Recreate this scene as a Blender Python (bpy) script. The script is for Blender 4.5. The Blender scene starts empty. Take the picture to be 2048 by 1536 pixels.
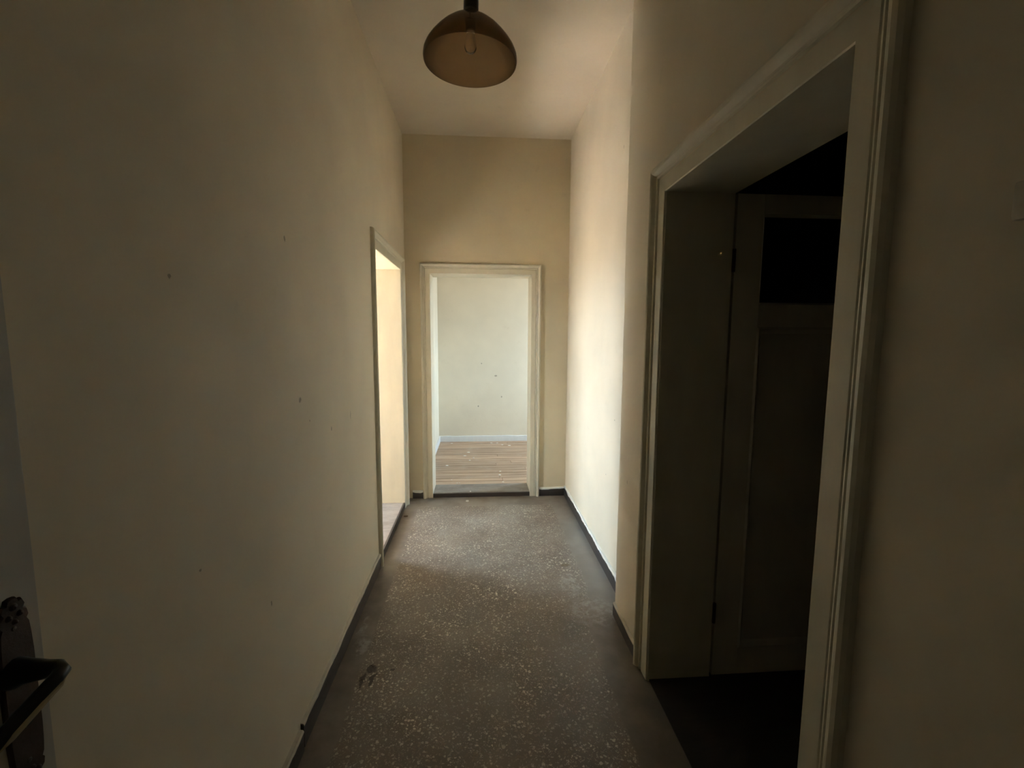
import bpy, bmesh, math, random
from mathutils import Matrix, Vector, noise

random.seed(7)
scene = bpy.context.scene
COL = scene.collection

# ------------------------------------------------------------------ camera
CAM_H = 1.5
RIGHT = Vector((0.99742739, -0.07152496, 0.00477248))
DOWN = Vector((-0.00291288, -0.1069622, -0.99425882))
FWD = Vector((0.07162479, 0.99168708, -0.10689537))
cam_data = bpy.data.cameras.new('camera')
cam = bpy.data.objects.new('camera', cam_data)
COL.objects.link(cam)
UP, BACK = -DOWN, -FWD
cam.matrix_world = Matrix(((RIGHT.x, UP.x, BACK.x, 0.0),
                           (RIGHT.y, UP.y, BACK.y, 0.0),
                           (RIGHT.z, UP.z, BACK.z, CAM_H),
                           (0, 0, 0, 1)))
cam_data.sensor_fit = 'HORIZONTAL'
cam_data.sensor_width = 36.0
cam_data.lens = 900.46 / 2048 * 36.0
cam_data.clip_start = 0.02
scene.camera = cam

# ------------------------------------------------------------------ world: bright overcast sky
SKY_COL = (0.58, 0.79, 1.0)
SKY_STR = 7.8
world = bpy.data.worlds.new('overcast_sky')
scene.world = world
world.use_nodes = True
wn = world.node_tree
wn.nodes.clear()
w_out = wn.nodes.new('ShaderNodeOutputWorld')
w_bg = wn.nodes.new('ShaderNodeBackground')
w_tc = wn.nodes.new('ShaderNodeTexCoord')
w_sep = wn.nodes.new('ShaderNodeSeparateXYZ')
w_ramp = wn.nodes.new('ShaderNodeValToRGB')
w_map = wn.nodes.new('ShaderNodeMapRange')
w_map.inputs[1].default_value = -1.0
w_map.inputs[2].default_value = 1.0
wn.links.new(w_tc.outputs['Generated'], w_sep.inputs[0])
wn.links.new(w_sep.outputs[2], w_map.inputs[0])
wn.links.new(w_map.outputs[0], w_ramp.inputs[0])
e = w_ramp.color_ramp.elements
e[0].position, e[0].color = 0.47, (0.22, 0.21, 0.195, 1)      # ground and houses below the horizon
e[1].position, e[1].color = 0.53, (*SKY_COL, 1)
wn.links.new(w_ramp.outputs[0], w_bg.inputs[0])
w_bg.inputs[1].default_value = SKY_STR
wn.links.new(w_bg.outputs[0], w_out.inputs[0])

scene.view_settings.view_transform = 'Standard'
scene.view_settings.look = 'None'
scene.view_settings.gamma = 1.0
scene.view_settings.use_curve_mapping = False
scene.view_settings.exposure = 2.58

# sun: falls through the side room's window onto that room's floor only
sun_d = bpy.data.lights.new('sun', 'SUN')
sun_d.energy = 190.0
sun_d.angle = math.radians(0.6)
sun_d.color = (1.0, 0.97, 0.92)
sun = bpy.data.objects.new('sun', sun_d)
sun.rotation_euler = Vector((math.cos(math.radians(58)), -0.12, -math.sin(math.radians(58)))).to_track_quat('-Z', 'Y').to_euler()
sun.location = (-8, 4, 10)
COL.objects.link(sun)

# window openings (x plane, y0, y1, z0, z1): left room and end room
WIN_L = (-3.2, 3.40, 4.55, 0.70, 2.80)
WIN_FILL = (-3.2, 1.40, 1.95, 0.70, 2.80)  # unseen extra window, added to brighten the end wall and far jamb
WIN_E = (2.5, 4.85, 5.70, 0.80, 2.70)


def portal(name, win, facing):
    x, y0, y1, z0, z1 = win
    ld = bpy.data.lights.new(name, 'AREA')
    ld.shape = 'RECTANGLE'
    ld.size = z1 - z0
    ld.size_y = y1 - y0
    ld.cycles.is_portal = True
    o = bpy.data.objects.new(name, ld)
    o.location = (x + 0.02 * facing, (y0 + y1) / 2, (z0 + z1) / 2)
    o.rotation_euler = (0, -math.pi / 2 * facing, 0)     # -Z points into the room
    COL.objects.link(o)


portal('sky_portal_window_1', WIN_L, 1)
portal('sky_portal_fill_window', WIN_FILL, 1)
portal('sky_portal_window_3', WIN_E, -1)

# ------------------------------------------------------------------ hall dimensions
H = 3.20
XL, XRF, XRN = -0.653, 0.803, 0.724      # left wall, recessed far part of right wall, near part of right wall
YB, YS, YE = -0.35, 2.25, 4.085          # behind camera, step of the right wall, end wall
TL = 0.27                                # left wall thickness
TE = 0.25                                # end wall thickness
TR = 0.285                               # near right wall thickness

# ------------------------------------------------------------------ helpers


def tag(o, label=None, cat=None, group=None, kind=None):
    if label:
        o['label'] = label
    if cat:
        o['category'] = cat
    if group:
        o['group'] = group
    if kind:
        o['kind'] = kind
    return o


def empty(name, loc=(0, 0, 0), rz=0.0):
    o = bpy.data.objects.new(name, None)
    o.location = loc
    o.rotation_euler = (0, 0, rz)
    o.empty_display_size = 0.05
    COL.objects.link(o)
    return o


class MB:
    def __init__(self):
        self.v, self.f = [], []

    def add(self, vs, fs):
        n = len(self.v)
        self.v += [tuple(p) for p in vs]
        self.f += [tuple(i + n for i in q) for q in fs]
        return self

    def box(self, x0, x1, y0, y1, z0, z1):
        vs = [(x, y, z) for x in (x0, x1) for y in (y0, y1) for z in (z0, z1)]
        fs = [(0, 1, 3, 2), (4, 6, 7, 5), (0, 4, 5, 1), (2, 3, 7, 6), (0, 2, 6, 4), (1, 5, 7, 3)]
        return self.add(vs, fs)

    def lathe(self, prof, seg=48, c=(0, 0, 0), close=False):
        vs, fs = [], []
        n = len(prof)
        for k in range(seg):
            a = 2 * math.pi * k / seg
            for r, z in prof:
                vs.append((c[0] + r * math.cos(a), c[1] + r * math.sin(a), c[2] + z))
        m = n if close else n - 1
        for k in range(seg):
            k2 = (k + 1) % seg
            for i in range(m):
                j = (i + 1) % n
                fs.append((k * n + i, k2 * n + i, k2 * n + j, k * n + j))
        return self.add(vs, fs)

    def tube(self, pts, rad, seg=10):
        pts = [Vector(p) for p in pts]
        rads = rad if isinstance(rad, (list, tuple)) else [rad] * len(pts)
        vs, fs = [], []
        ref = Vector((0.31, 0.2, 0.93))
        for i, p in enumerate(pts):
            d = (pts[min(i + 1, len(pts) - 1)] - pts[max(i - 1, 0)]).normalized()
            a = d.cross(ref).normalized()
            b = d.cross(a)
            r = rads[i]
            ru, rv = r if isinstance(r, (list, tuple)) else (r, r)
            for k in range(seg):
                t = 2 * math.pi * k / seg
                vs.append(p + a * math.cos(t) * ru + b * math.sin(t) * rv)
        for i in range(len(pts) - 1):
            for k in range(seg):
                k2 = (k + 1) % seg
                fs.append((i * seg + k, i * seg + k2, (i + 1) * seg + k2, (i + 1) * seg + k))
        fs.append(tuple(range(seg))[::-1])
        fs.append(tuple((len(pts) - 1) * seg + k for k in range(seg)))
        return self.add(vs, fs)

    def build(self, name, mat, parent=None, smooth=False, bevel=0.0, angle=40):
        me = bpy.data.meshes.new(name)
        me.from_pydata(self.v, [], self.f)
        bm = bmesh.new()
        bm.from_mesh(me)
        bmesh.ops.recalc_face_normals(bm, faces=bm.faces)
        if bevel:
            bmesh.ops.bevel(bm, geom=bm.edges[:], offset=bevel, segments=2, profile=0.6, affect='EDGES')
        bm.to_mesh(me)
        bm.free()
        if smooth:
            me.polygons.foreach_set('use_smooth', [True] * len(me.polygons))
            me.set_sharp_from_angle(angle=math.radians(angle))
        me.materials.append(mat)
        o = bpy.data.objects.new(name, me)
        COL.objects.link(o)
        if parent:
            o.parent = parent
        return o


# ------------------------------------------------------------------ material helpers


class NT:
    def __init__(self, name):
        self.m = bpy.data.materials.new(name)
        self.m.use_nodes = True
        self.t = self.m.node_tree
        self.t.nodes.clear()
        self.out = self.n('ShaderNodeOutputMaterial')
        self.b = self.n('ShaderNodeBsdfPrincipled')
        self.l(self.b.outputs[0], self.out.inputs[0])
        self.pos = self.n('ShaderNodeTexCoord').outputs['Object']

    def n(self, typ, **kw):
        nd = self.t.nodes.new(typ)
        for k, v in kw.items():
            setattr(nd, k, v)
        return nd

    def l(self, a, b):
        self.t.links.new(a, b)

    def put(self, sock, v):
        if hasattr(v, 'is_output') or isinstance(v, bpy.types.NodeSocket):
            self.l(v, sock)
        else:
            sock.default_value = v

    def math(self, op, a, b=0.0, c=None, clamp=False):
        nd = self.n('ShaderNodeMath', operation=op, use_clamp=clamp)
        self.put(nd.inputs[0], a)
        self.put(nd.inputs[1], b)
        if c is not None:
            self.put(nd.inputs[2], c)
        return nd.outputs[0]

    def vscale(self, v, s):
        nd = self.n('ShaderNodeVectorMath', operation='MULTIPLY')
        self.put(nd.inputs[0], v)
        self.put(nd.inputs[1], s)
        return nd.outputs[0]

    def noise(self, scale, detail=4, rough=0.6, vec=None, dist=0.0):
        nd = self.n('ShaderNodeTexNoise')
        self.l(vec or self.pos, nd.inputs['Vector'])
        nd.inputs['Scale'].default_value = scale
        nd.inputs['Detail'].default_value = detail
        nd.inputs['Roughness'].default_value = rough
        nd.inputs['Distortion'].default_value = dist
        return nd.outputs['Fac']

    def ramp(self, v, a, b, ya=0.0, yb=1.0):
        nd = self.n('ShaderNodeMapRange', interpolation_type='SMOOTHSTEP')
        self.put(nd.inputs[0], v)
        nd.inputs[1].default_value = a
        nd.inputs[2].default_value = b
        nd.inputs[3].default_value = ya
        nd.inputs[4].default_value = yb
        return nd.outputs[0]

    def mix(self, fac, a, b):
        nd = self.n('ShaderNodeMix', data_type='RGBA')
        self.put(nd.inputs[0], fac)
        for s, v in ((nd.inputs[6], a), (nd.inputs[7], b)):
            self.put(s, v if not isinstance(v, tuple) else (*v, 1))
        return nd.outputs[2]

    def spot(self, p, r, stretch=(1, 1, 1), warp=None):
        """soft blob of radius r around p (a chip or stain with a shape of its own)"""
        nd = self.n('ShaderNodeVectorMath', operation='SUBTRACT')
        self.put(nd.inputs[0], warp or self.pos)
        nd.inputs[1].default_value = p
        s = self.vscale(nd.outputs[0], stretch)
        ln = self.n('ShaderNodeVectorMath', operation='LENGTH')
        self.l(s, ln.inputs[0])
        return self.ramp(ln.outputs['Value'], r * 0.6, r, 1.0, 0.0)

    def maxall(self, xs):
        r = xs[0]
        for x in xs[1:]:
            r = self.math('MAXIMUM', r, x)
        return r

    def bump(self, h, strength, dist=0.002):
        nd = self.n('ShaderNodeBump')
        nd.inputs['Strength'].default_value = strength
        nd.inputs['Distance'].default_value = dist
        self.l(h, nd.inputs['Height'])
        self.l(nd.outputs[0], self.b.inputs['Normal'])

    def warp(self, scale, amt):
        nz = self.n('ShaderNodeTexNoise')
        self.l(self.pos, nz.inputs['Vector'])
        nz.inputs['Scale'].default_value = scale
        nz.inputs['Detail'].default_value = 3
        s = self.n('ShaderNodeVectorMath', operation='MULTIPLY_ADD')
        self.l(nz.outputs['Color'], s.inputs[0])
        s.inputs[1].default_value = (amt, amt, amt)
        s.inputs[2].default_value = (-amt / 2, -amt / 2, -amt / 2)
        a = self.n('ShaderNodeVectorMath', operation='ADD')
        self.l(self.pos, a.inputs[0])
        self.l(s.outputs[0], a.inputs[1])
        return a.outputs[0]

    def rough(self, v):
        self.put(self.b.inputs['Roughness'], v)

    def color(self, v):
        self.put(self.b.inputs['Base Color'], (*v, 1) if isinstance(v, tuple) else v)

    def spec(self, v):
        self.b.inputs['Specular IOR Level'].default_value = v


def wall_paint(name, col, chips=(), bump=0.35, grime=0.10):
    t = NT(name)
    big = t.noise(1.3, 3)
    fine = t.noise(9, 5, 0.65)
    c = t.mix(t.ramp(big, 0.3, 0.7, 0, 1), tuple(k * (1 - grime) for k in col), col)
    dirty = t.ramp(fine, 0.60, 0.78, 0, 0.16)
    c = t.mix(dirty, c, (col[0] * .62, col[1] * .58, col[2] * .5))
    stip = t.noise(55, 4, 0.7)
    wav = t.noise(5, 3)
    h = t.math('ADD', t.math('MULTIPLY', stip, 0.35), t.math('MULTIPLY', wav, 1.6))
    if chips:
        wp = t.warp(60, 0.012)
        ch = t.maxall([t.spot(p, r, s, wp) for p, r, s in chips])
        c = t.mix(t.math('MULTIPLY', ch, 0.6), c, (0.17, 0.13, 0.09))
        h = t.math('SUBTRACT', h, t.math('MULTIPLY', ch, 0.8))
    t.color(c)
    t.rough(0.62)
    t.spec(0.25)
    t.bump(h, bump, 0.004)
    return t.m


CREAM = (0.76, 0.665, 0.51)
M = {}
M['wall'] = wall_paint('cream_wall_paint', CREAM)
M['wall_left'] = wall_paint('cream_wall_paint_with_dents', CREAM, chips=[
    ((XL, 1.608, 1.821), 0.007, (1, 1, .6)), ((XL, 1.676, 1.263), 0.012, (1, 1, 1)),
    ((XL, 2.007, 1.088), 0.008, (1, 1, .6)), ((XL, 2.303, 1.096), 0.012, (1, 2.2, .45)),
    ((XL, 1.76, 1.17), 0.005, (1, 1, 1)), ((XL, 1.02, 1.62), 0.005, (1, 1, .8)),
    ((XL, 1.05, 0.95), 0.005, (1, 1, 1)), ((XL, 1.38, 0.66), 0.007, (1, 1.4, .6))])
M['wall_right'] = wall_paint('cream_wall_paint_with_chips', CREAM, chips=[
    ((XRF, 2.575, 2.547), 0.008, (1, 1.5, .6)), ((XRN, 2.109, 0.783), 0.007, (1, 1.6, .6)),
    ((XRF, 2.6, 1.0), 0.006, (1, 1, 1)), ((XRF, 2.75, 0.62), 0.006, (1, 1, 1))])
M['end_wall'] = wall_paint('yellowed_cream_wall_paint', (0.74, 0.625, 0.43))
M['white_wall'] = wall_paint('off_white_wall_paint', (0.78, 0.695, 0.55), chips=[
    ((0.026, 6.15, 1.12), 0.010, (1, 1, 1)), ((0.30, 6.15, 0.66), 0.010, (1, 1, .7)),
    ((-0.02, 6.15, 0.53), 0.010, (1, 1, .7)), ((0.22, 6.15, 0.95), 0.012, (.5, 1, 1))])
M['ceiling'] = wall_paint('ceiling_whitewash', (0.76, 0.66, 0.52), bump=0.2)
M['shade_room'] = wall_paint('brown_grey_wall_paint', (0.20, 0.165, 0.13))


def gloss_paint(name, col, rough=0.38, bump=0.25, wear=(0.25, 0.2, 0.14), wear_amt=0.35):
    t = NT(name)
    st = t.noise(14, 4, 0.6, t.vscale(t.pos, (1, 1, 0.25)))
    ch = t.ramp(t.noise(30, 6, 0.7), 0.70, 0.76, 0, wear_amt)
    c = t.mix(t.ramp(st, 0.3, 0.7, 0, .5), col, tuple(k * 0.88 for k in col))
    c = t.mix(ch, c, wear)
    t.color(c)
    t.rough(rough)
    t.bump(t.math('ADD', st, t.math('MULTIPLY', t.noise(70, 3), .2)), bump, 0.003)
    return t.m


M['frame'] = gloss_paint('ivory_gloss_paint', (0.68, 0.615, 0.47), 0.4, 0.12, wear_amt=.18)
M['lining'] = gloss_paint('ivory_gloss_paint_lining', (0.68, 0.605, 0.455), 0.45, 0.15, wear_amt=.15)
M['door'] = gloss_paint('aged_cream_door_paint', (0.64, 0.56, 0.43), 0.45)
M['entrance'] = gloss_paint('grey_cream_door_paint', (0.50, 0.47, 0.42), 0.5)
M['edge_paint'] = gloss_paint('cream_paint_slop', (0.58, 0.52, 0.42), 0.5, 0.5, (.2, .15, .1), 0.8)
M['edge_white'] = gloss_paint('white_paint_slop', (0.80, 0.77, 0.70), 0.5, 0.5, (.2, .15, .1), 0.6)
M['brown'] = gloss_paint('dark_brown_oil_paint', (0.045, 0.033, 0.028), 0.35, 0.3, (.22, .19, .16), .5)
M['riser'] = gloss_paint('black_brown_riser_paint', (0.04, 0.03, 0.026), 0.45, 0.3, (.2, .17, .14), .4)
M['pale_skirt'] = gloss_paint('pale_grey_skirting_paint', (0.68, 0.665, 0.64), 0.5, 0.5, (.8, .8, .8), .6)


def terrazzo():
    t = NT('worn_terrazzo')
    w = t.warp(55, 0.022)
    sep = t.n('ShaderNodeSeparateXYZ')
    t.l(t.warp(6, 0.03), sep.inputs[0])
    x, y = sep.outputs[0], sep.outputs[1]
    # plain border round the chip field
    fl = t.ramp(x, -0.545, -0.525)
    near_r = t.ramp(y, 2.0, 2.6, 0.565, 0.65)
    fr = t.ramp(t.math('SUBTRACT', near_r, x), 0.0, 0.02)
    fe = t.ramp(y, 3.84, 3.87, 1, 0)
    field = t.math('MULTIPLY', t.math('MULTIPLY', fl, fr), fe)

    def chips(scale, lo, hi, keep):
        v = t.n('ShaderNodeTexVoronoi', voronoi_dimensions='3D')
        t.l(t.vscale(w, (1, 1, .001)), v.inputs['Vector'])
        v.inputs['Scale'].default_value = scale
        sp = t.n('ShaderNodeSeparateColor')
        t.l(v.outputs['Color'], sp.inputs[0])
        k = t.math('GREATER_THAN', sp.outputs[0], keep)
        rad = t.math('MULTIPLY_ADD', sp.outputs[1], hi - lo, lo)
        d = t.math('SUBTRACT', rad, v.outputs['Distance'])
        return t.math('MULTIPLY', t.ramp(d, 0.0, 0.06), k), sp.outputs[2]

    c1, tone = chips(80, 0.24, 0.50, 0.22)
    c2, _ = chips(165, 0.20, 0.50, 0.28)
    chip = t.math('MULTIPLY', t.math('MAXIMUM', c1, t.math('MULTIPLY', c2, 0.7)), field)
    patch = t.ramp(t.noise(2.2, 4), 0.35, 0.66)
    base = t.mix(patch, (0.15, 0.117, 0.092), (0.235, 0.195, 0.16))
    border = t.mix(t.ramp(t.noise(4, 5), .35, .7), (0.15, 0.122, 0.10), (0.245, 0.21, 0.175))
    c = t.mix(field, border, base)
    chipcol = t.mix(tone, (0.30, 0.25, 0.20), (0.80, 0.72, 0.60))
    worn = t.ramp(t.noise(3.1, 5, .65), 0.38, 0.66, 0.5, 1.0)
    c = t.mix(t.math('MULTIPLY', chip, worn), c, chipcol)
    # dust swept along the walls and in the middle
    dust = t.ramp(t.noise(2.8, 6, 0.7, t.vscale(t.warp(3, .3), (1.4, .6, 1))), 0.50, 0.72, 0, 0.28)
    c = t.mix(dust, c, (0.27, 0.235, 0.195))
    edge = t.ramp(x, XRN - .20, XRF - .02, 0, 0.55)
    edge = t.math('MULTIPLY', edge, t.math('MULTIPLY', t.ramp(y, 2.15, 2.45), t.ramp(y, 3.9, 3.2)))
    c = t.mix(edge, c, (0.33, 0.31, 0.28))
    wp = t.warp(25, 0.05)
    smear = t.maxall([t.spot((-0.575, 2.09, 0), 0.09, (2.0, .8, 1), wp), t.spot((-0.60, 2.22, 0), 0.08, (3, .7, 1), wp),
                      t.spot((0.62, 2.28, 0), 0.16, (1.0, 1.0, 1), wp), t.spot((0.54, 2.55, 0), 0.10, (1.5, .7, 1), wp)])
    c = t.mix(t.math('MULTIPLY', smear, t.ramp(t.noise(24, 5, .7), .42, .62, 0, .55)), c, (0.42, 0.39, 0.35))
    st = t.maxall([t.spot((-0.515, 1.86, 0), 0.020, (1.5, .32, 1), wp), t.spot((-0.475, 1.86, 0), 0.018, (1.6, .36, 1), wp),
                   t.spot((-0.49, 1.93, 0), 0.024, (1.0, .7, 1), wp), t.spot((-0.40, 1.91, 0), 0.012, (1, 1, 1), wp)])
    c = t.mix(t.math('MULTIPLY', st, .85), c, (0.022, 0.014, 0.010))
    rust = t.spot((0.557, 2.787, 0), 0.028, (.7, 1.8, 1), wp)
    c = t.mix(t.math('MULTIPLY', rust, .7), c, (0.13, 0.075, 0.03))
    t.color(c)
    t.rough(t.math('MULTIPLY_ADD', chip, -0.16, t.math('MULTIPLY_ADD', dust, 0.25, 0.40)))
    t.spec(0.5)
    h = t.math('ADD', t.math('MULTIPLY', chip, 0.55), t.math('MULTIPLY', t.noise(18, 4), 0.5))
    t.bump(h, 0.45, 0.0025)
    return t.m


M['terrazzo'] = terrazzo()


def concrete(name, a, b, rough=0.6, speck=.5):
    t = NT(name)
    n1 = t.noise(7, 6, 0.7, t.vscale(t.pos, (.5, 1.6, 1)))
    c = t.mix(t.ramp(n1, .35, .65), a, b)
    c = t.mix(t.ramp(t.noise(60, 3), .64, .70, 0, speck), c, (0.5, 0.45, 0.4))
    t.color(c)
    t.rough(rough)
    t.bump(n1, 0.35, 0.004)
    return t.m


M['left_floor'] = concrete('mauve_grey_screed', (0.22, 0.19, 0.168), (0.32, 0.28, 0.255))
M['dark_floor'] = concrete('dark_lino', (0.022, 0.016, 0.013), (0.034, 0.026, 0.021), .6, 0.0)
M['sill'] = concrete('worn_grey_brown_sill', (0.17, 0.14, 0.12), (0.26, 0.225, 0.195))
M['plaster_flake'] = concrete('white_plaster', (0.75, 0.72, 0.66), (0.82, 0.79, 0.74))
M['brown_debris'] = concrete('brown_debris', (0.07, 0.04, 0.02), (0.11, 0.07, 0.04))


def plank_wood():
    t = NT('faded_brown_plank')
    oi = t.n('ShaderNodeObjectInfo')
    off = t.n('ShaderNodeVectorMath', operation='ADD')
    t.l(t.vscale(t.pos, (1.6, 26, 8)), off.inputs[0])
    sc = t.n('ShaderNodeVectorMath', operation='SCALE')
    sc.inputs[0].default_value = (37, 91, 13)
    t.l(oi.outputs['Random'], sc.inputs['Scale'])
    t.l(sc.outputs[0], off.inputs[1])
    g = t.noise(1.0, 6, 0.65, off.outputs[0], 0.6)
    c = t.mix(t.ramp(g, .32, .68), (0.29, 0.19, 0.125), (0.52, 0.375, 0.265))
    tint = t.mix(oi.outputs['Random'], (0.82, 0.80, 0.78), (1.12, 1.08, 1.04))
    mul = t.n('ShaderNodeMix', data_type='RGBA', blend_type='MULTIPLY')
    mul.inputs[0].default_value = 1.0
    t.l(c, mul.inputs[6])
    t.l(tint, mul.inputs[7])
    dust = t.ramp(t.noise(5, 6, .7), .5, .75, 0, .45)
    t.color(t.mix(dust, mul.outputs[2], (0.45, 0.38, 0.31)))
    t.rough(0.55)
    t.bump(g, 0.3, 0.002)
    return t.m


M['plank'] = plank_wood()


def simple(name, col, rough, metal=0.0, spec=0.5, trans=0.0, ior=1.45, bump=0.0):
    t = NT(name)
    n1 = t.noise(20, 4)
    t.color(t.mix(t.ramp(n1, .3, .7), tuple(k * .85 for k in col), tuple(min(1, k * 1.1) for k in col)))
    t.rough(rough)
    t.spec(spec)
    t.b.inputs['Metallic'].default_value = metal
    t.b.inputs['Transmission Weight'].default_value = trans
    t.b.inputs['IOR'].default_value = ior
    if bump:
        t.bump(t.noise(90, 4), bump, .002)
    return t.m


M['bronze'] = simple('brown_bronze', (0.060, 0.030, 0.016), 0.5, 0.05, bump=.5)
M['black_metal'] = simple('black_lever_metal', (0.012, 0.011, 0.010), 0.30, 0.2)
M['lever_highlight'] = simple('lit_lever_edge', (0.42, 0.32, 0.19), 0.45, 0.1)  # tan for the light caught along the black lever, put into the colour
M['screw'] = simple('steel_screw', (0.16, 0.13, 0.10), 0.4, 0.5)
M['switch'] = simple('cream_bakelite', (0.50, 0.44, 0.33), 0.45)
M['cord'] = simple('brown_cord', (0.05, 0.03, 0.02), 0.5)
M['socket'] = simple('dark_brown_bakelite', (0.045, 0.022, 0.012), 0.3)
M['bulb'] = simple('clear_bulb_glass', (1, 1, 1), 0.02, trans=1.0, ior=1.45)
M['bulb_base'] = simple('bulb_base_metal', (0.55, 0.5, 0.42), 0.35, 0.9)
M['white_plastic'] = simple('white_window_paint', (0.75, 0.75, 0.73), 0.4)


def shade_mat():
    t = NT('brown_smoked_acrylic')
    t.color((0.11, 0.062, 0.035))
    t.rough(0.10)
    t.spec(0.6)
    tr = t.n('ShaderNodeBsdfTranslucent')
    tr.inputs[0].default_value = (0.26, 0.15, 0.075, 1)
    tp = t.n('ShaderNodeBsdfTransparent')
    tp.inputs[0].default_value = (0.72, 0.62, 0.50, 1)
    m1 = t.n('ShaderNodeMixShader')
    m1.inputs[0].default_value = 0.35
    t.l(t.b.outputs[0], m1.inputs[1])
    t.l(tr.outputs[0], m1.inputs[2])
    lw = t.n('ShaderNodeLayerWeight')
    lw.inputs['Blend'].default_value = 0.35
    fac = t.ramp(lw.outputs['Facing'], 0.0, 0.85, 0.78, 0.26)
    m2 = t.n('ShaderNodeMixShader')
    t.l(fac, m2.inputs[0])
    t.l(m1.outputs[0], m2.inputs[1])
    t.l(tp.outputs[0], m2.inputs[2])
    t.l(m2.outputs[0], t.out.inputs[0])
    return t.m


M['shade'] = shade_mat()


def pane_mat(name, tint, gloss=0.06):
    t = NT(name)
    t.t.nodes.remove(t.b)
    tp = t.n('ShaderNodeBsdfTransparent')
    tp.inputs[0].default_value = (*tint, 1)
    gl = t.n('ShaderNodeBsdfGlossy')
    gl.inputs['Roughness'].default_value = 0.03
    m = t.n('ShaderNodeMixShader')
    m.inputs[0].default_value = gloss
    t.l(tp.outputs[0], m.inputs[1])
    t.l(gl.outputs[0], m.inputs[2])
    t.l(m.outputs[0], t.out.inputs[0])
    return t.m


M['window_glass'] = pane_mat('clear_window_glass', (0.96, 0.97, 0.97))
M['dark_glass'] = pane_mat('grey_door_glass', (0.75, 0.80, 0.78), 0.05)

# ------------------------------------------------------------------ structure: floors, ceiling


def struct(mb, name, mat, label, cat, parent=None, **kw):
    o = mb.build(name, mat, parent, **kw)
    return tag(o, label, cat, kind='structure')


struct(MB().box(XL, XRF, YB, YE, -0.12, 0.0), 'floor', M['terrazzo'],
       'worn brown terrazzo hall floor with pale stone chips and plain border', 'floor')
struct(MB().box(-4.2, 3.5, -1.9, 6.5, H, H + 0.15), 'ceiling', M['ceiling'],
       'plain pale ceiling high above the narrow hall', 'ceiling')

# left wall with the lit side doorway ------------------------------------------------
LY0, LY1, LZ = 2.94, 3.84, 2.035        # clear opening
LT = 0.02                               # lining thickness
LF = 0.05                               # side room floor level
m = MB()
m.box(XL - TL, XL, YB - .1, LY0 - LT, -.1, H)
m.box(XL - TL, XL, LY1 + LT, YE + TE, -.1, H)
m.box(XL - TL, XL, LY0 - LT, LY1 + LT, LZ + LT, H)
struct(m, 'wall_left', M['wall_left'], 'long cream left wall with small dents and a doorway at its far end', 'wall')

# end wall with doorway ---------------------------------------------------------------
EX0, EX1, EZ = -0.433, 0.465, 2.040
m = MB()
m.box(XL, EX0 - LT, YE, YE + TE, -.1, H)
m.box(EX1 + LT, 3.3, YE, YE + TE, -.1, H)
m.box(EX0 - LT, EX1 + LT, YE, YE + TE, EZ + LT, H)
struct(m, 'wall_end', M['end_wall'], 'yellowed cream end wall around the open doorway', 'wall')

# right wall: recessed far part, and near part with the dark doorway -------------------
m = MB()
m.box(XRF, XRF + 0.25, YS - .05, YE, -.1, H)
struct(m, 'wall_right_recessed', M['wall_right'],
       'recessed far stretch of right wall, bright with daylight', 'wall')
RY0, RY1, RZ = 0.883, 1.777, 2.062
m = MB()
# near pier between doorway and step, its free corner hand-plastered and slightly wavy
NZ = 48
vs, fs = [], []
for i in range(NZ + 1):
    z = -0.1 + (H + 0.1) * i / NZ
    wob = 0.010 * (noise.noise((0.0, 3.0, z * 1.3)) + 0.5 * noise.noise((5.0, 1.0, z * 4.0)))
    wx = 0.006 * noise.noise((9.0, 2.0, z * 2.1))
    ys = YS + wob
    vs += [(XRN, RY1 + LT, z), (XRN, ys - 0.012, z), (XRN + 0.004 + wx * .3, ys - 0.004, z), (XRN + 0.014, ys, z),
           (XRN + TR, ys, z), (XRN + TR, RY1 + LT, z)]
for i in range(NZ):
    for k in range(6):
        a, b = i * 6 + k, i * 6 + (k + 1) % 6
        fs.append((a, b, b + 6, a + 6))
fs += [(0, 1, 2, 3, 4, 5), tuple(NZ * 6 + k for k in range(6))]
m.add(vs, fs)
m.box(XRN, XRN + TR, YB - .1, RY0 - LT, -.1, H)
m.box(XRN, XRN + TR, RY0 - LT, RY1 + LT, RZ + LT, H)
struct(m, 'wall_right', M['wall_right'], 'near cream right wall around the dark doorway', 'wall', smooth=True, angle=30)

# wall behind the camera with the entrance opening ---------------------------------------
m = MB()
m.box(XL - TL, -0.63, YB - .2, YB, -.1, H)
m.box(0.27, XRN + TR, YB - .2, YB, -.1, H)
m.box(-0.63, 0.27, YB - .2, YB, 2.08, H)
struct(m, 'wall_back', M['wall'], 'cream wall around the entrance doorway', 'wall')
m = MB()
m.box(-1.0, 1.1, -1.9, -1.75, -.1, H)
m.box(-1.1, -1.0, -1.9, YB - .2, -.1, H)
m.box(1.0, 1.1, -1.9, YB - .2, -.1, H)
struct(m, 'wall_landing', M['shade_room'], 'dim stair landing wall outside the entrance', 'wall')
struct(MB().box(-1.0, 1.0, -1.75, YB, -.12, -.001), 'floor_landing', M['dark_floor'],
       'dark floor of the stair landing outside the entrance', 'floor')

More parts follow.
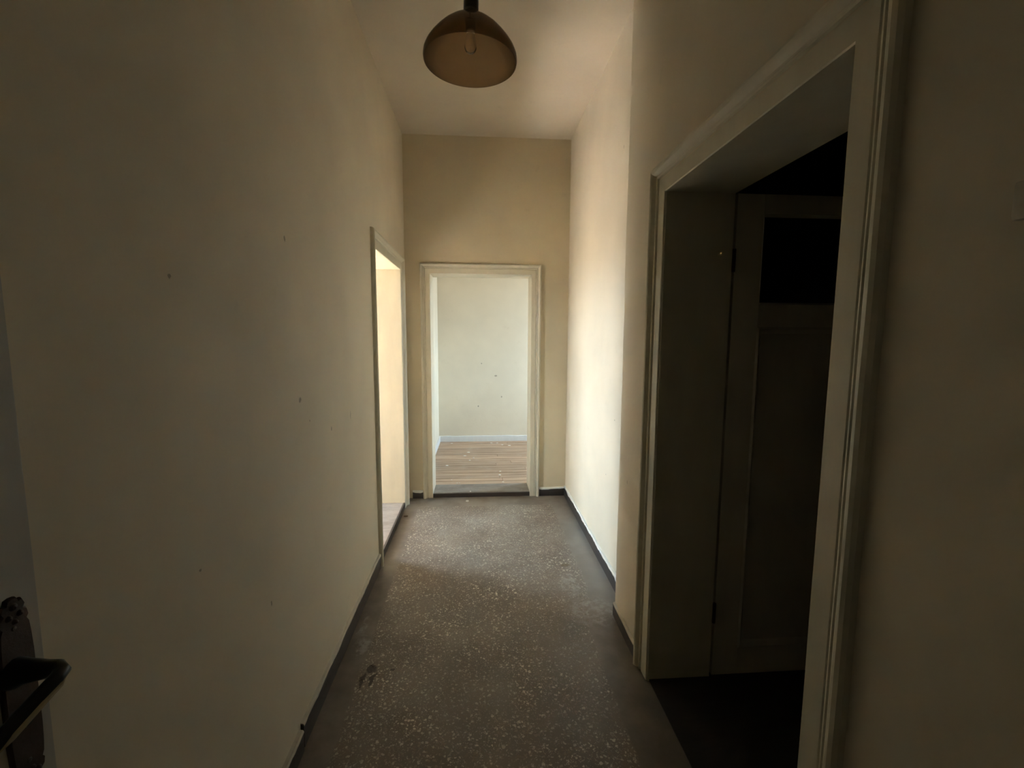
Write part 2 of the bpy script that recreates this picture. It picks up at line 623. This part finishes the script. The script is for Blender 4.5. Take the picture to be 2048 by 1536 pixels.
# side room on the left ---------------------------------------------------------------
xw = WIN_L[0]
m = MB()
m.box(xw, XL - TL, 0.5, 6.15, -.1, LF)
m.box(XL - TL, XL - 0.012, LY0 - LT, LY1 + LT, -.1, LF)
struct(m, 'floor_side_room', M['left_floor'], 'mauve grey floor of the bright side room, one step up', 'floor')
m = MB()
m.box(xw, XL - TL, 0.35, 0.5, -.1, H)
struct(m, 'wall_side_room_near', M['white_wall'], 'off-white near wall of the bright side room', 'wall')
m = MB()
m.box(xw, XL - TL, 6.15, 6.4, -.1, H)
struct(m, 'wall_side_room_far', M['white_wall'], 'off-white far wall of the bright side room', 'wall')


def window_wall(wins, x0, x1, ya, yb, name, label):
    mm = MB()
    y = ya
    for _, y0, y1, z0, z1 in wins:
        mm.box(x0, x1, y, y0, -.1, H)
        mm.box(x0, x1, y0, y1, -.1, z0)
        mm.box(x0, x1, y0, y1, z1, H)
        y = y1
    mm.box(x0, x1, y, yb, -.1, H)
    struct(mm, name, M['white_wall'], label, 'wall')


window_wall((WIN_FILL, WIN_L), xw - .25, xw, 0.35, 6.4, 'wall_side_room_window', 'off-white outer wall of the side room with its window and an added fill window')


def window(name, win, x0, label):
    _, y0, y1, z0, z1 = win
    r = empty(name, (x0, (y0 + y1) / 2, z0))
    tag(r, label, 'window', kind='structure')
    w, hh = (y1 - y0) / 2, z1 - z0
    mm = MB()
    mm.box(-.03, .03, -w, -w + .05, 0, hh)
    mm.box(-.03, .03, w - .05, w, 0, hh)
    mm.box(-.03, .03, -w + .05, w - .05, 0, .05)
    mm.box(-.03, .03, -w + .05, w - .05, hh - .05, hh)
    nl = max(2, round((y1 - y0) / 0.75))
    cuts = [-w + .05 + (2 * w - .1) * i / nl for i in range(nl + 1)]
    for c in cuts[1:-1]:
        mm.box(-.03, .03, c - .025, c + .025, .05, hh - .05)
    mm.build('window_frame', M['white_plastic'], r)
    for i in range(nl):
        a = cuts[i] + (.025 if i else 0)
        b = cuts[i + 1] - (.025 if i < nl - 1 else 0)
        MB().box(-.003, .003, a, b, .05, hh - .05).build('pane', M['window_glass'], r)


window('window_1', WIN_L, xw - .14, 'white two-light window of the side room opposite the doorway')
window('fill_window', WIN_FILL, xw - .14, 'narrower white two-light window added for fill light at the near end of the side room')

# end room beyond the end wall -----------------------------------------------------------
EF = 0.04                                   # plank floor level
FY = 6.15                                   # its far wall
XEL = -0.56                                 # its left wall
struct(MB().box(XEL, 2.5, FY, FY + .25, -.1, H), 'wall_end_room_far', M['white_wall'],
       'off-white far wall of the end room seen through the doorway', 'wall')
struct(MB().box(XL - TL, XEL, YE + TE, FY + .25, -.1, H), 'wall_end_room_left', M['white_wall'],
       'off-white left wall of the end room', 'wall')
window_wall((WIN_E,), 2.5, 2.75, YE + TE, FY + .25, 'wall_end_room_window', 'off-white outer wall of the end room with a window')
window('window_3', WIN_E, 2.64, 'white two-light window of the end room')
fl = struct(MB().box(XEL, 2.5, YE + TE, FY, -.1, EF - .022), 'floor_end_room', M['dark_floor'],
            'faded brown plank floor of the end room', 'floor')
rows = 20
pw = (FY - (YE + TE)) / rows
for i in range(rows):
    y0 = YE + TE + i * pw
    cut = random.uniform(0.1, 1.9)
    for a, b in ((XEL, cut), (cut, 2.5)):
        dz = random.uniform(-.0012, .0012)
        p = MB().box(a + .0015, b - .0015, y0 + .0022, y0 + pw - .0022, EF - .022, EF + dz)
        p.build('plank', M['plank'], fl, bevel=0.0015)

# dark room on the right -------------------------------------------------------------------
DX0, DX1, DY0, DY1 = XRN + TR, 3.1, -0.2, 3.4
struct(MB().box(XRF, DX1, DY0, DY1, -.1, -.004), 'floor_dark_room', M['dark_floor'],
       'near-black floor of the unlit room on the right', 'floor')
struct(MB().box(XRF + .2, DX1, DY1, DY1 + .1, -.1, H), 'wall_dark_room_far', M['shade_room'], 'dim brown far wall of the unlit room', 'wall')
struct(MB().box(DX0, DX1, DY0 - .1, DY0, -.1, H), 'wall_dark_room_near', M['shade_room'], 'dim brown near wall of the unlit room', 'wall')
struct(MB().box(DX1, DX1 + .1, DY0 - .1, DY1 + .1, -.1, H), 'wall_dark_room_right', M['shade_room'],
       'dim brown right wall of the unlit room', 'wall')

# ------------------------------------------------------------------ door frames
# profile: (distance out from the opening edge, protrusion from the wall)
PROFILE = [(0.0, -0.004), (0.0, 0.009), (0.003, 0.012), (0.052, 0.012), (0.055, 0.008), (0.059, 0.008), (0.062, 0.016),
           (0.067, 0.018), (0.071, 0.014), (0.075, 0.016), (0.080, 0.025), (0.087, 0.031), (0.095, 0.033), (0.103, 0.030),
           (0.108, 0.022), (0.110, -0.004)]


def architrave(a0, a1, ztop, place, scale=1.0, z0=0.0, wob=0.0012, seed=0, dp=0.0):
    """moulded band round an opening a0..a1 wide and ztop high; place(a, out, z) gives the 3D point"""
    mb = MB()
    pr = [(o * scale, p + dp) for o, p in PROFILE]
    n = len(pr)
    path = []
    NS = 14
    for i in range(NS + 1):
        path.append(('L', i / NS))
    for i in range(NS + 1):
        path.append(('T', i / NS))
    for i in range(NS + 1):
        path.append(('R', 1 - i / NS))
    vs = []
    for side, t in path:
        for o, p in pr:
            if side == 'L':
                a, z = a0 - o, z0 + (ztop + o - z0) * t
            elif side == 'R':
                a, z = a1 + o, z0 + (ztop + o - z0) * t
            else:
                a, z = a0 - o + (a1 - a0 + 2 * o) * t, ztop + o
            w = wob * noise.noise((a * 7 + seed, z * 7, o * 30 + seed))
            if side == 'T':
                vs.append(place(a, p, z + w))
            else:
                vs.append(place(a + w, p, z))
    fs = []
    for i in range(len(path) - 1):
        for k in range(n - 1):
            fs.append((i * n + k, (i + 1) * n + k, (i + 1) * n + k + 1, i * n + k + 1))
    fs.append(tuple(range(n)))
    fs.append(tuple((len(path) - 1) * n + k for k in range(n))[::-1])
    mb.add(vs, fs)
    return mb


# left doorway
t1 = empty('trim_1', (0, 0, 0))
tag(t1, 'ivory moulded door frame of the lit doorway in left wall', 'door frame', kind='structure')
architrave(LY0, LY1, LZ, lambda a, p, z: (XL + p, a, z), seed=1, dp=-.006).build('architrave', M['frame'], t1, smooth=True, angle=25)
MB().box(XL - TL - .01, XL, LY1, LY1 + LT, LF, LZ).build('jamb_lining', M['lining'], t1)
MB().box(XL - TL - .01, XL, LY0 - LT, LY0, LF, LZ).build('jamb_lining', M['lining'], t1)
MB().box(XL - TL - .01, XL, LY0 - LT, LY1 + LT, LZ, LZ + LT).build('head_lining', M['lining'], t1)
t4 = MB().box(XL - .012, XL + .002, LY0, LY1, -.001, LF + .001)
struct(t4, 'trim_4', M['riser'], 'black-brown step edge below the lit doorway in left wall', 'step edge')

# end doorway
t2 = empty('trim_2', (0, 0, 0))
tag(t2, 'ivory moulded door frame of the doorway in end wall', 'door frame', kind='structure')
architrave(EX0, EX1, EZ, lambda a, p, z: (a, YE - p, z), scale=0.80, seed=2, wob=.0006).build('architrave', M['frame'], t2, smooth=True, angle=25)
MB().box(EX0 - LT, EX0, YE, YE + TE + .01, 0, EZ).build('jamb_lining', M['lining'], t2)
MB().box(EX1, EX1 + LT, YE, YE + TE + .01, 0, EZ).build('jamb_lining', M['lining'], t2)
MB().box(EX0 - LT, EX1 + LT, YE, YE + TE + .01, EZ, EZ + LT).build('head_lining', M['lining'], t2)
t5 = empty('trim_5', (0, YE, 0))
tag(t5, 'worn grey-brown doorsill with a dark front edge below the end doorway', 'doorsill', kind='structure')
MB().box(EX0, EX1, 0.012, TE + .002, -.05, EF).build('sill', M['sill'], t5, bevel=.003)
MB().box(EX0, EX1, -.002, 0.012, -.05, EF - .003).build('riser', M['riser'], t5)

# dark doorway in the near right wall
t3 = empty('trim_3', (0, 0, 0))
tag(t3, 'wide ivory moulded door frame of the dark doorway in right wall', 'door frame', kind='structure')
architrave(RY0, RY1, RZ, lambda a, p, z: (XRN - p, a, z), scale=1.08, wob=.002, seed=3, dp=-.009).build('architrave', M['frame'], t3, smooth=True, angle=25)
MB().box(XRN, XRN + TR, RY1, RY1 + LT, 0, RZ).build('jamb_lining', M['lining'], t3)
MB().box(XRN, XRN + TR, RY0 - LT, RY0, 0, RZ).build('jamb_lining', M['lining'], t3)
MB().box(XRN, XRN + TR, RY0 - LT, RY1 + LT, RZ, RZ + LT).build('head_lining', M['lining'], t3)
MB().box(XRN + .004, XRN + .012, RY1 - .005, RY1, 0, RZ - .005).build('edge_bead', M['frame'], t3)
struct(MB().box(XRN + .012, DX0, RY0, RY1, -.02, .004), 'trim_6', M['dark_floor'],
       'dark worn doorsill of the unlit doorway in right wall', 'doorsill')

# ------------------------------------------------------------------ baseboards


def baseboard(name, p0, p1, nrm, h, label, t=0.012, mat='brown', edge='edge_paint', slop=0.008, seed=0):
    p0, p1, nrm = Vector(p0), Vector(p1), Vector(nrm)
    L = (p1 - p0).length
    n = max(2, int(L / 0.02))
    d = (p1 - p0) / n
    vs, fs, ev, ef = [], [], [], []
    for i in range(n + 1):
        q = p0 + d * i
        s = i * L / n
        hh = h + 0.004 * noise.noise((s * 6, seed, 1))
        tt = t + 0.0015 * noise.noise((s * 4, seed, 5))
        for off, z in ((-.004, 0), (tt, 0), (tt, hh - .006), (tt - .003, hh), (-.004, hh)):
            vs.append(q + nrm * off + Vector((0, 0, z)))
        lo = slop * (0.55 + 0.9 * noise.noise((s * 9, seed, 9)) + .5 * noise.noise((s * 33, seed, 4)))
        up = 0.005 + 0.004 * noise.noise((s * 11, seed, 14))
        for off, z in ((-.002, hh + up), (.003, hh + up * .7), (tt - .002, hh + .002), (tt + .0015, hh - .003),
                       (tt + .0015, hh - .004 - max(0.0, lo)), (tt - .004, hh - .005 - max(0.0, lo))):
            ev.append(q + nrm * off + Vector((0, 0, z)))
    for i in range(n):
        for k in range(5):
            fs.append((i * 5 + k, (i + 1) * 5 + k, (i + 1) * 5 + (k + 1) % 5, i * 5 + (k + 1) % 5))
        for k in range(6):
            ef.append((i * 6 + k, (i + 1) * 6 + k, (i + 1) * 6 + (k + 1) % 6, i * 6 + (k + 1) % 6))
    fs += [(0, 1, 2, 3, 4), tuple(n * 5 + k for k in range(5))]
    ef += [tuple(range(6)), tuple(n * 6 + k for k in range(6))]
    r = tag(MB().add(vs, fs).build(name, M[mat], smooth=True, angle=30), label, 'baseboard', kind='structure')
    o = MB().add(ev, ef).build('paint_edge', M[edge], r, smooth=True, angle=40)
    o['label'] = 'uneven cream paint slopped over the top edge'
    return r


BH = 0.092
baseboard('baseboard_left', (XL, 1.545, 0), (XL, LY0 - .112, 0), (1, 0, 0), BH,
          'dark brown baseboard of left wall leading to the lit doorway', seed=1)
baseboard('baseboard_left_near', (XL, YB, 0), (XL, 1.53, 0), (1, 0, 0), BH - .012,
          'dark brown baseboard of left wall, stretch nearest the camera', seed=2, t=.016)
baseboard('baseboard_end_left', (XL + .035, YE, 0), (EX0 - .09, YE, 0), (0, -1, 0), .072,
          'short dark brown baseboard between the two far door frames', seed=3, slop=.014, edge='edge_white')
baseboard('baseboard_end_right', (EX1 + .09, YE, 0), (XRF - .012, YE, 0), (0, -1, 0), .078,
          'short dark brown baseboard right of the end doorway', seed=4, slop=.014, edge='edge_white')
baseboard('baseboard_right_recessed', (XRF, YS, 0), (XRF, YE - .012, 0), (-1, 0, 0), BH,
          'dark brown baseboard below the bright recessed right wall', seed=5, slop=.018, edge='edge_white')
baseboard('baseboard_right', (XRN, RY1 + .118, 0), (XRN, YS - .004, 0), (-1, 0, 0), .07,
          'short dark brown baseboard beside the dark doorway', seed=6, slop=.004, t=.010)
baseboard('baseboard_right_near', (XRN, YB, 0), (XRN, RY0 - .118, 0), (-1, 0, 0), .07,
          'dark brown baseboard of right wall nearest the camera', seed=8)
baseboard('baseboard_end_room', (XEL, FY, EF), (2.5, FY, EF), (0, -1, 0), .075,
          'pale grey-blue skirting below the far wall of the end room', mat='pale_skirt', edge='pale_skirt', seed=7, t=.018)
baseboard('baseboard_end_room_left', (XEL, YE + TE, EF), (XEL, FY - .018, EF), (1, 0, 0), .075,
          'pale grey skirting along the left wall of the end room', mat='pale_skirt', edge='pale_skirt', seed=9, t=.018)

# ------------------------------------------------------------------ door leaf standing open in the dark room
d1 = empty('door_1', (DX0 + .012, RY1 + .002, 0.008))
tag(d1, 'aged cream panelled door with a dark glass pane, open into the unlit room', 'door', kind='structure')
DW, DH, DT = 0.86, 2.055, 0.040
sw = 0.112                              # stile width


def leafbox(x0, x1, z0, z1, name, mat='door', y0=0.0, y1=DT, bevel=.002):
    return MB().box(x0, x1, y0, y1, z0, z1).build(name, M[mat], d1, bevel=bevel)


leafbox(0, sw, 0, DH, 'stile')
leafbox(DW - sw, DW, 0, DH, 'stile')
leafbox(sw, DW - sw, DH - .075, DH, 'rail')
leafbox(sw, DW - sw, 1.53, 1.622, 'rail')
leafbox(sw, DW - sw, 0, .125, 'rail')
leafbox(sw - .005, DW - sw + .005, 1.617, DH - .07, 'pane', 'dark_glass', .018, .022, 0)
leafbox(sw - .005, DW - sw + .005, .12, 1.535, 'panel', 'door', .016, .028, 0)


def ring(x0, x1, z0, z1, w, y0, y1):
    mb = MB()
    outer = [(x0, z0), (x1, z0), (x1, z1), (x0, z1)]
    inner = [(x0 + w, z0 + w), (x1 - w, z0 + w), (x1 - w, z1 - w), (x0 + w, z1 - w)]
    vs = [(x, y0, z) for x, z in outer] + [(x, y1, z) for x, z in inner]
    mid = [((a[0] * .65 + b[0] * .35), y0 - .006, (a[1] * .65 + b[1] * .35)) for a, b in zip(outer, inner)]
    vs += mid + [(x, y1, z) for x, z in outer]
    fs = []
    for k in range(4):
        j = (k + 1) % 4
        fs += [(k, j, 8 + j, 8 + k), (8 + k, 8 + j, 4 + j, 4 + k), (4 + k, 4 + j, 12 + j, 12 + k), (12 + k, 12 + j, j, k)]
    return mb.add(vs, fs)


ring(sw - .004, DW - sw + .004, .121, 1.534, .03, 0.001, .0165).build('panel_moulding', M['door'], d1, smooth=True, angle=30)
ring(sw - .004, DW - sw + .004, 1.618, DH - .071, .014, 0.004, .018).build('glazing_bead', M['door'], d1, smooth=True, angle=30)
for z in (0.25, 1.75):
    MB().lathe([(0, 0), (.007, 0), (.007, .09), (0, .09)], 12, (-.006, -.004, z)).build('hinge', M['bronze'], d1, smooth=True)

# ------------------------------------------------------------------ entrance door, open along the left wall beside the camera
FX = -0.600                                # its face
d2 = empty('door_2', (FX, -0.25, 0.01))
tag(d2, 'grey-cream entrance door standing open along left wall with bronze lever handle', 'door', kind='structure')
EW = 0.872
m = MB()
m.box(-.042, -.010, 0, EW, 0, 2.05)
m.build('door_core', M['entrance'], d2, bevel=.002)
for y0, y1, z0, z1, nm in ((0, .13, 0, 2.05, 'stile'), (EW - .13, EW, 0, 2.05, 'stile'), (.13, EW - .13, 1.93, 2.05, 'rail'),
                           (.13, EW - .13, .88, 1.02, 'rail'), (.13, EW - .13, 0, .2, 'rail')):
    MB().box(-.010, 0, y0, y1, z0, z1).build(nm, M['entrance'], d2, bevel=.0015)

# handle: coordinates relative to door_2
py0, py1 = 0.562 + .25, 0.606 + .25
pc, pwid = (py0 + py1) / 2, (py1 - py0) / 2
zt, zb = 1.165 - .01, 0.895 - .01
# ornate plate outline
half = [(0.000, zt), (0.006, zt - .001), (0.008, zt - .007), (0.013, zt - .006), (0.016, zt - .013), (0.013, zt - .018),
        (0.018, zt - .022), (0.0195, zt - .030), (0.0165, zt - .034), (0.0195, zt - .040), (pwid - .001, zt - .056),
        (pwid, zt - .080), (pwid, zb + .080), (pwid - .001, zb + .056), (0.0195, zb + .040), (0.0165, zb + .034),
        (0.0195, zb + .030), (0.018, zb + .022), (0.013, zb + .018), (0.016, zb + .013), (0.008, zb + .007), (0.0, zb)]
outl = [(pc + a, z) for a, z in half] + [(pc - a, z) for a, z in half[::-1][1:-1]]
vs, fs = [], []
n = len(outl)
cz = (zt + zb) / 2
for xx, s in ((0, 1), (.003, 1), (.006, .90)):
    for y, z in outl:
        vs.append((xx, pc + (y - pc) * s, cz + (z - cz) * (1 - (1 - s) * .12)))
for k in range(n):
    j = (k + 1) % n
    fs += [(k, j, n + j, n + k), (n + k, n + j, 2 * n + j, 2 * n + k)]
fs += [tuple(range(n)), tuple(range(2 * n, 3 * n))]
plate = MB().add(vs, fs).build('handle_plate', M['bronze'], d2, smooth=True, angle=35)
plate['label'] = 'brown bronze handle plate with scalloped ends'
# relief scrolls at the ends of the plate
for zz, sg in ((zt - .020, 1), (zb + .020, -1)):
    for dy, dz, r in ((0, .008, .0055), (-.007, -.004, .0045), (.007, -.004, .0045), (0, -.012, .004)):
        MB().lathe([(0.0, .0045), (r * .6, .0035), (r, 0)], 10).build('scroll', M['bronze'], plate, smooth=True)
        sc = plate.children[-1]
        sc.rotation_euler = (0, math.pi / 2, 0)
        sc.location = (.0055, pc + dy, zz + dz * sg)
for zz in (1.125 - .01, zb + .045):
    s = MB().lathe([(0.0, .0022), (.0025, .0018), (.0036, 0)], 14).build('screw', M['screw'], plate, smooth=True)
    s.rotation_euler = (0, math.pi / 2, 0)
    s.location = (.0055, 0.582 + .25, zz)
zc = 1.072 - .01
yc = 0.576 + .25
lev = MB().tube([(.004, yc, zc - .004), (.010, yc, zc - .003), (.020, yc, zc - .001), (.045, yc, zc), (.058, yc + .001, zc + .001),
                 (.067, yc - .004, zc), (.069, yc - .016, zc - .003), (.067, yc - .04, zc - .011), (.066, yc - .075, zc - .021),
                 (.068, yc - .098, zc - .025), (.069, yc - .104, zc - .025)],
                [.019, .0185, .0150, .0115, .0095, (.0090, .0085), (.0090, .0085), (.0095, .0075), (.0095, .007), (.008, .006), (.003, .003)], 14)
lv = lev.build('lever', M['black_metal'], d2, smooth=True, angle=60)
lv['label'] = 'black lever handle'
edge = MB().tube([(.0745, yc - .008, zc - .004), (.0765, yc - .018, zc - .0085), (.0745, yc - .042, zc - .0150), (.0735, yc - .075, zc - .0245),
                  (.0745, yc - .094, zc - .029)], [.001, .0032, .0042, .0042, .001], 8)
eo = edge.build('lit_edge', M['lever_highlight'], lv, smooth=True)  # added strip that draws the lever's lit edge, no separate metal
eo['label'] = 'tan strip painted as the lit lower edge of the lever'
kh = MB().lathe([(0, .0035), (.007, .003), (.0085, 0)], 18).build('key_cylinder', M['black_metal'], plate, smooth=True)
kh.rotation_euler = (0, math.pi / 2, 0)
kh.location = (.0055, pc, zb + .10)

# ------------------------------------------------------------------ little box on the right wall at the picture's edge
sb = empty('switch_box', (XRN, 0.536, 1.655))
tag(sb, 'small cream box mounted on the right wall nearest the camera', 'switch')
MB().box(-.014, 0, -.040, .040, 0, .052).build('housing', M['switch'], sb, smooth=True, bevel=.006)
MB().box(-.018, -.014, -.016, .016, .012, .040).build('rocker', M['switch'], sb, bevel=.001)

# ------------------------------------------------------------------ pendant lamp
LX, LY, LZR = -0.0265, 1.520, 2.352
lamp = empty('pendant_lamp', (LX, LY, LZR))
tag(lamp, 'brown smoked dome pendant lamp hanging from the hall ceiling', 'lamp')
outer = [(0.1450, 0.0), (0.1465, 0.008), (0.1450, 0.020), (0.1390, 0.034), (0.1285, 0.050), (0.1140, 0.068), (0.0960, 0.087),
         (0.0760, 0.104), (0.0555, 0.118), (0.0400, 0.127), (0.0300, 0.136), (0.0245, 0.148)]
DZ = 0.027
inner = [(r - .0025, z - .0008) for r, z in outer]
inner[0] = (outer[0][0] - .0025, 0.0)
shade = MB().lathe(outer + inner[::-1], 96, close=True).build('lamp_shade', M['shade'], lamp, smooth=True, angle=60)
shade['label'] = 'brown smoked translucent dome shade'
MB().lathe([(0, .158 - DZ), (.0215, .158 - DZ), (.0235, .166 - DZ), (.0235, .185), (.0225, .215), (.016, .236), (.006, .244), (0, .244)], 32).build(
    'socket_cap', M['socket'], lamp, smooth=True, angle=50)
MB().lathe([(0, .092), (.0145, .092), (.016, .096), (.017, .112), (.0185, .116), (.0185, .132), (0, .132)], 28).build(
    'lamp_holder', M['socket'], lamp, smooth=True, angle=40)
bulb = MB().lathe([(0, .026), (.008, .0275), (.0145, .032), (.0185, .040), (.0192, .048), (.0175, .060), (.0150, .072), (.0130, .084), (.0125, .094)],
                  32).build('bulb', M['bulb'], lamp, smooth=True, angle=60)
MB().lathe([(0, .088), (.0125, .088), (.0125, .100), (0, .100)], 24).build('bulb_base', M['bulb_base'], bulb, smooth=True, angle=40)
MB().tube([(0, 0, .240), (0.002, 0, .45), (0, 0, H - LZR - .03)], .0035, 8).build('cord', M['cord'], lamp, smooth=True)
MB().lathe([(0, -.055), (.012, -.055), (.030, -.045), (.044, -.020), (.048, 0), (0, 0)], 32, (0, 0, H - LZR)).build(
    'ceiling_rose', M['socket'], lamp, smooth=True, angle=40)
for ch in lamp.children:
    if ch.name.startswith(('lamp_shade', 'bulb', 'lamp_holder', 'socket_cap')):
        ch.rotation_euler = (0, math.radians(1.2), 0)

# ------------------------------------------------------------------ crumbs on the floors


def flake(name, x, y, z, r, mat, label, cat, group, tall=.004):
    k = random.randint(5, 7)
    a0 = random.random() * 6
    ring_ = [(r * random.uniform(.55, 1.1) * math.cos(a0 + 2 * math.pi * i / k), r * random.uniform(.45, .8) * math.sin(a0 + 2 * math.pi * i / k)) for i in range(k)]
    vs = [(a, b, 0) for a, b in ring_] + [(a * .8, b * .8, tall * random.uniform(.6, 1)) for a, b in ring_]
    fs = [tuple(range(k)), tuple(range(k, 2 * k))] + [(i, (i + 1) % k, k + (i + 1) % k, k + i) for i in range(k)]
    o = MB().add(vs, fs).build(name, M[mat])
    o.location = (x, y, z)
    return tag(o, label, cat, group)


flake('plaster_crumb', -.114, 3.97, 0, .016, 'plaster_flake', 'single white plaster crumb on the terrazzo before the end doorway', 'crumb', None, .014)
flake('plaster_crumb', -.090, YE + .03, EF, .011, 'plaster_flake', 'single white plaster crumb on the end doorsill', 'crumb', None, .007)
flake('debris_lump', -.612, 3.66, 0, .022, 'brown_debris', 'small brown lump on the floor beside the lit doorway', 'debris', None, .008)
for x, y, r, where in (
        (-.370, 4.982, .030, 'largest white paint flake, alone on the planks near the left jamb'),
        (-.181, 5.386, .026, 'white paint flake, leftmost of the cluster in mid plank floor'),
        (-.142, 5.548, .024, 'white paint flake, rearmost of the cluster in mid plank floor'),
        (-.073, 5.279, .018, 'small white paint flake, rightmost of the cluster in mid plank floor'),
        (-.119, 5.179, .018, 'small white paint flake, nearest of the cluster in mid plank floor'),
        (.209, 4.607, .024, 'white paint flake, nearer of two on the right of the plank floor'),
        (.220, 4.729, .016, 'small white paint flake, farther of two on the right of the plank floor'),
        (.239, 6.026, .024, 'white paint flake by the pale skirting, middle of the right-hand row'),
        (.152, 6.025, .022, 'white paint flake by the pale skirting, leftmost of the right-hand row'),
        (.395, 5.871, .026, 'white paint flake near the pale skirting, rightmost of the row'),
        (.303, 5.918, .022, 'white paint flake near the pale skirting, second from the right'),
        (-.383, 6.024, .020, 'white paint flake in the left corner beside the pale skirting'),
        (-.227, 4.362, .012, 'tiny white paint flake behind the doorsill, left one of a pair'),
        (-.202, 4.361, .010, 'tiny white paint flake behind the doorsill, right one of a pair'),
        (.230, 4.372, .013, 'tiny white paint flake behind the doorsill, on the right'),
        (-.288, 4.465, .011, 'tiny white paint flake alone on the nearest planks, left')):
    flake('paint_flake', x, y, EF + .0013, r, 'plaster_flake', where, 'paint flake', 'paint flakes on the plank floor')
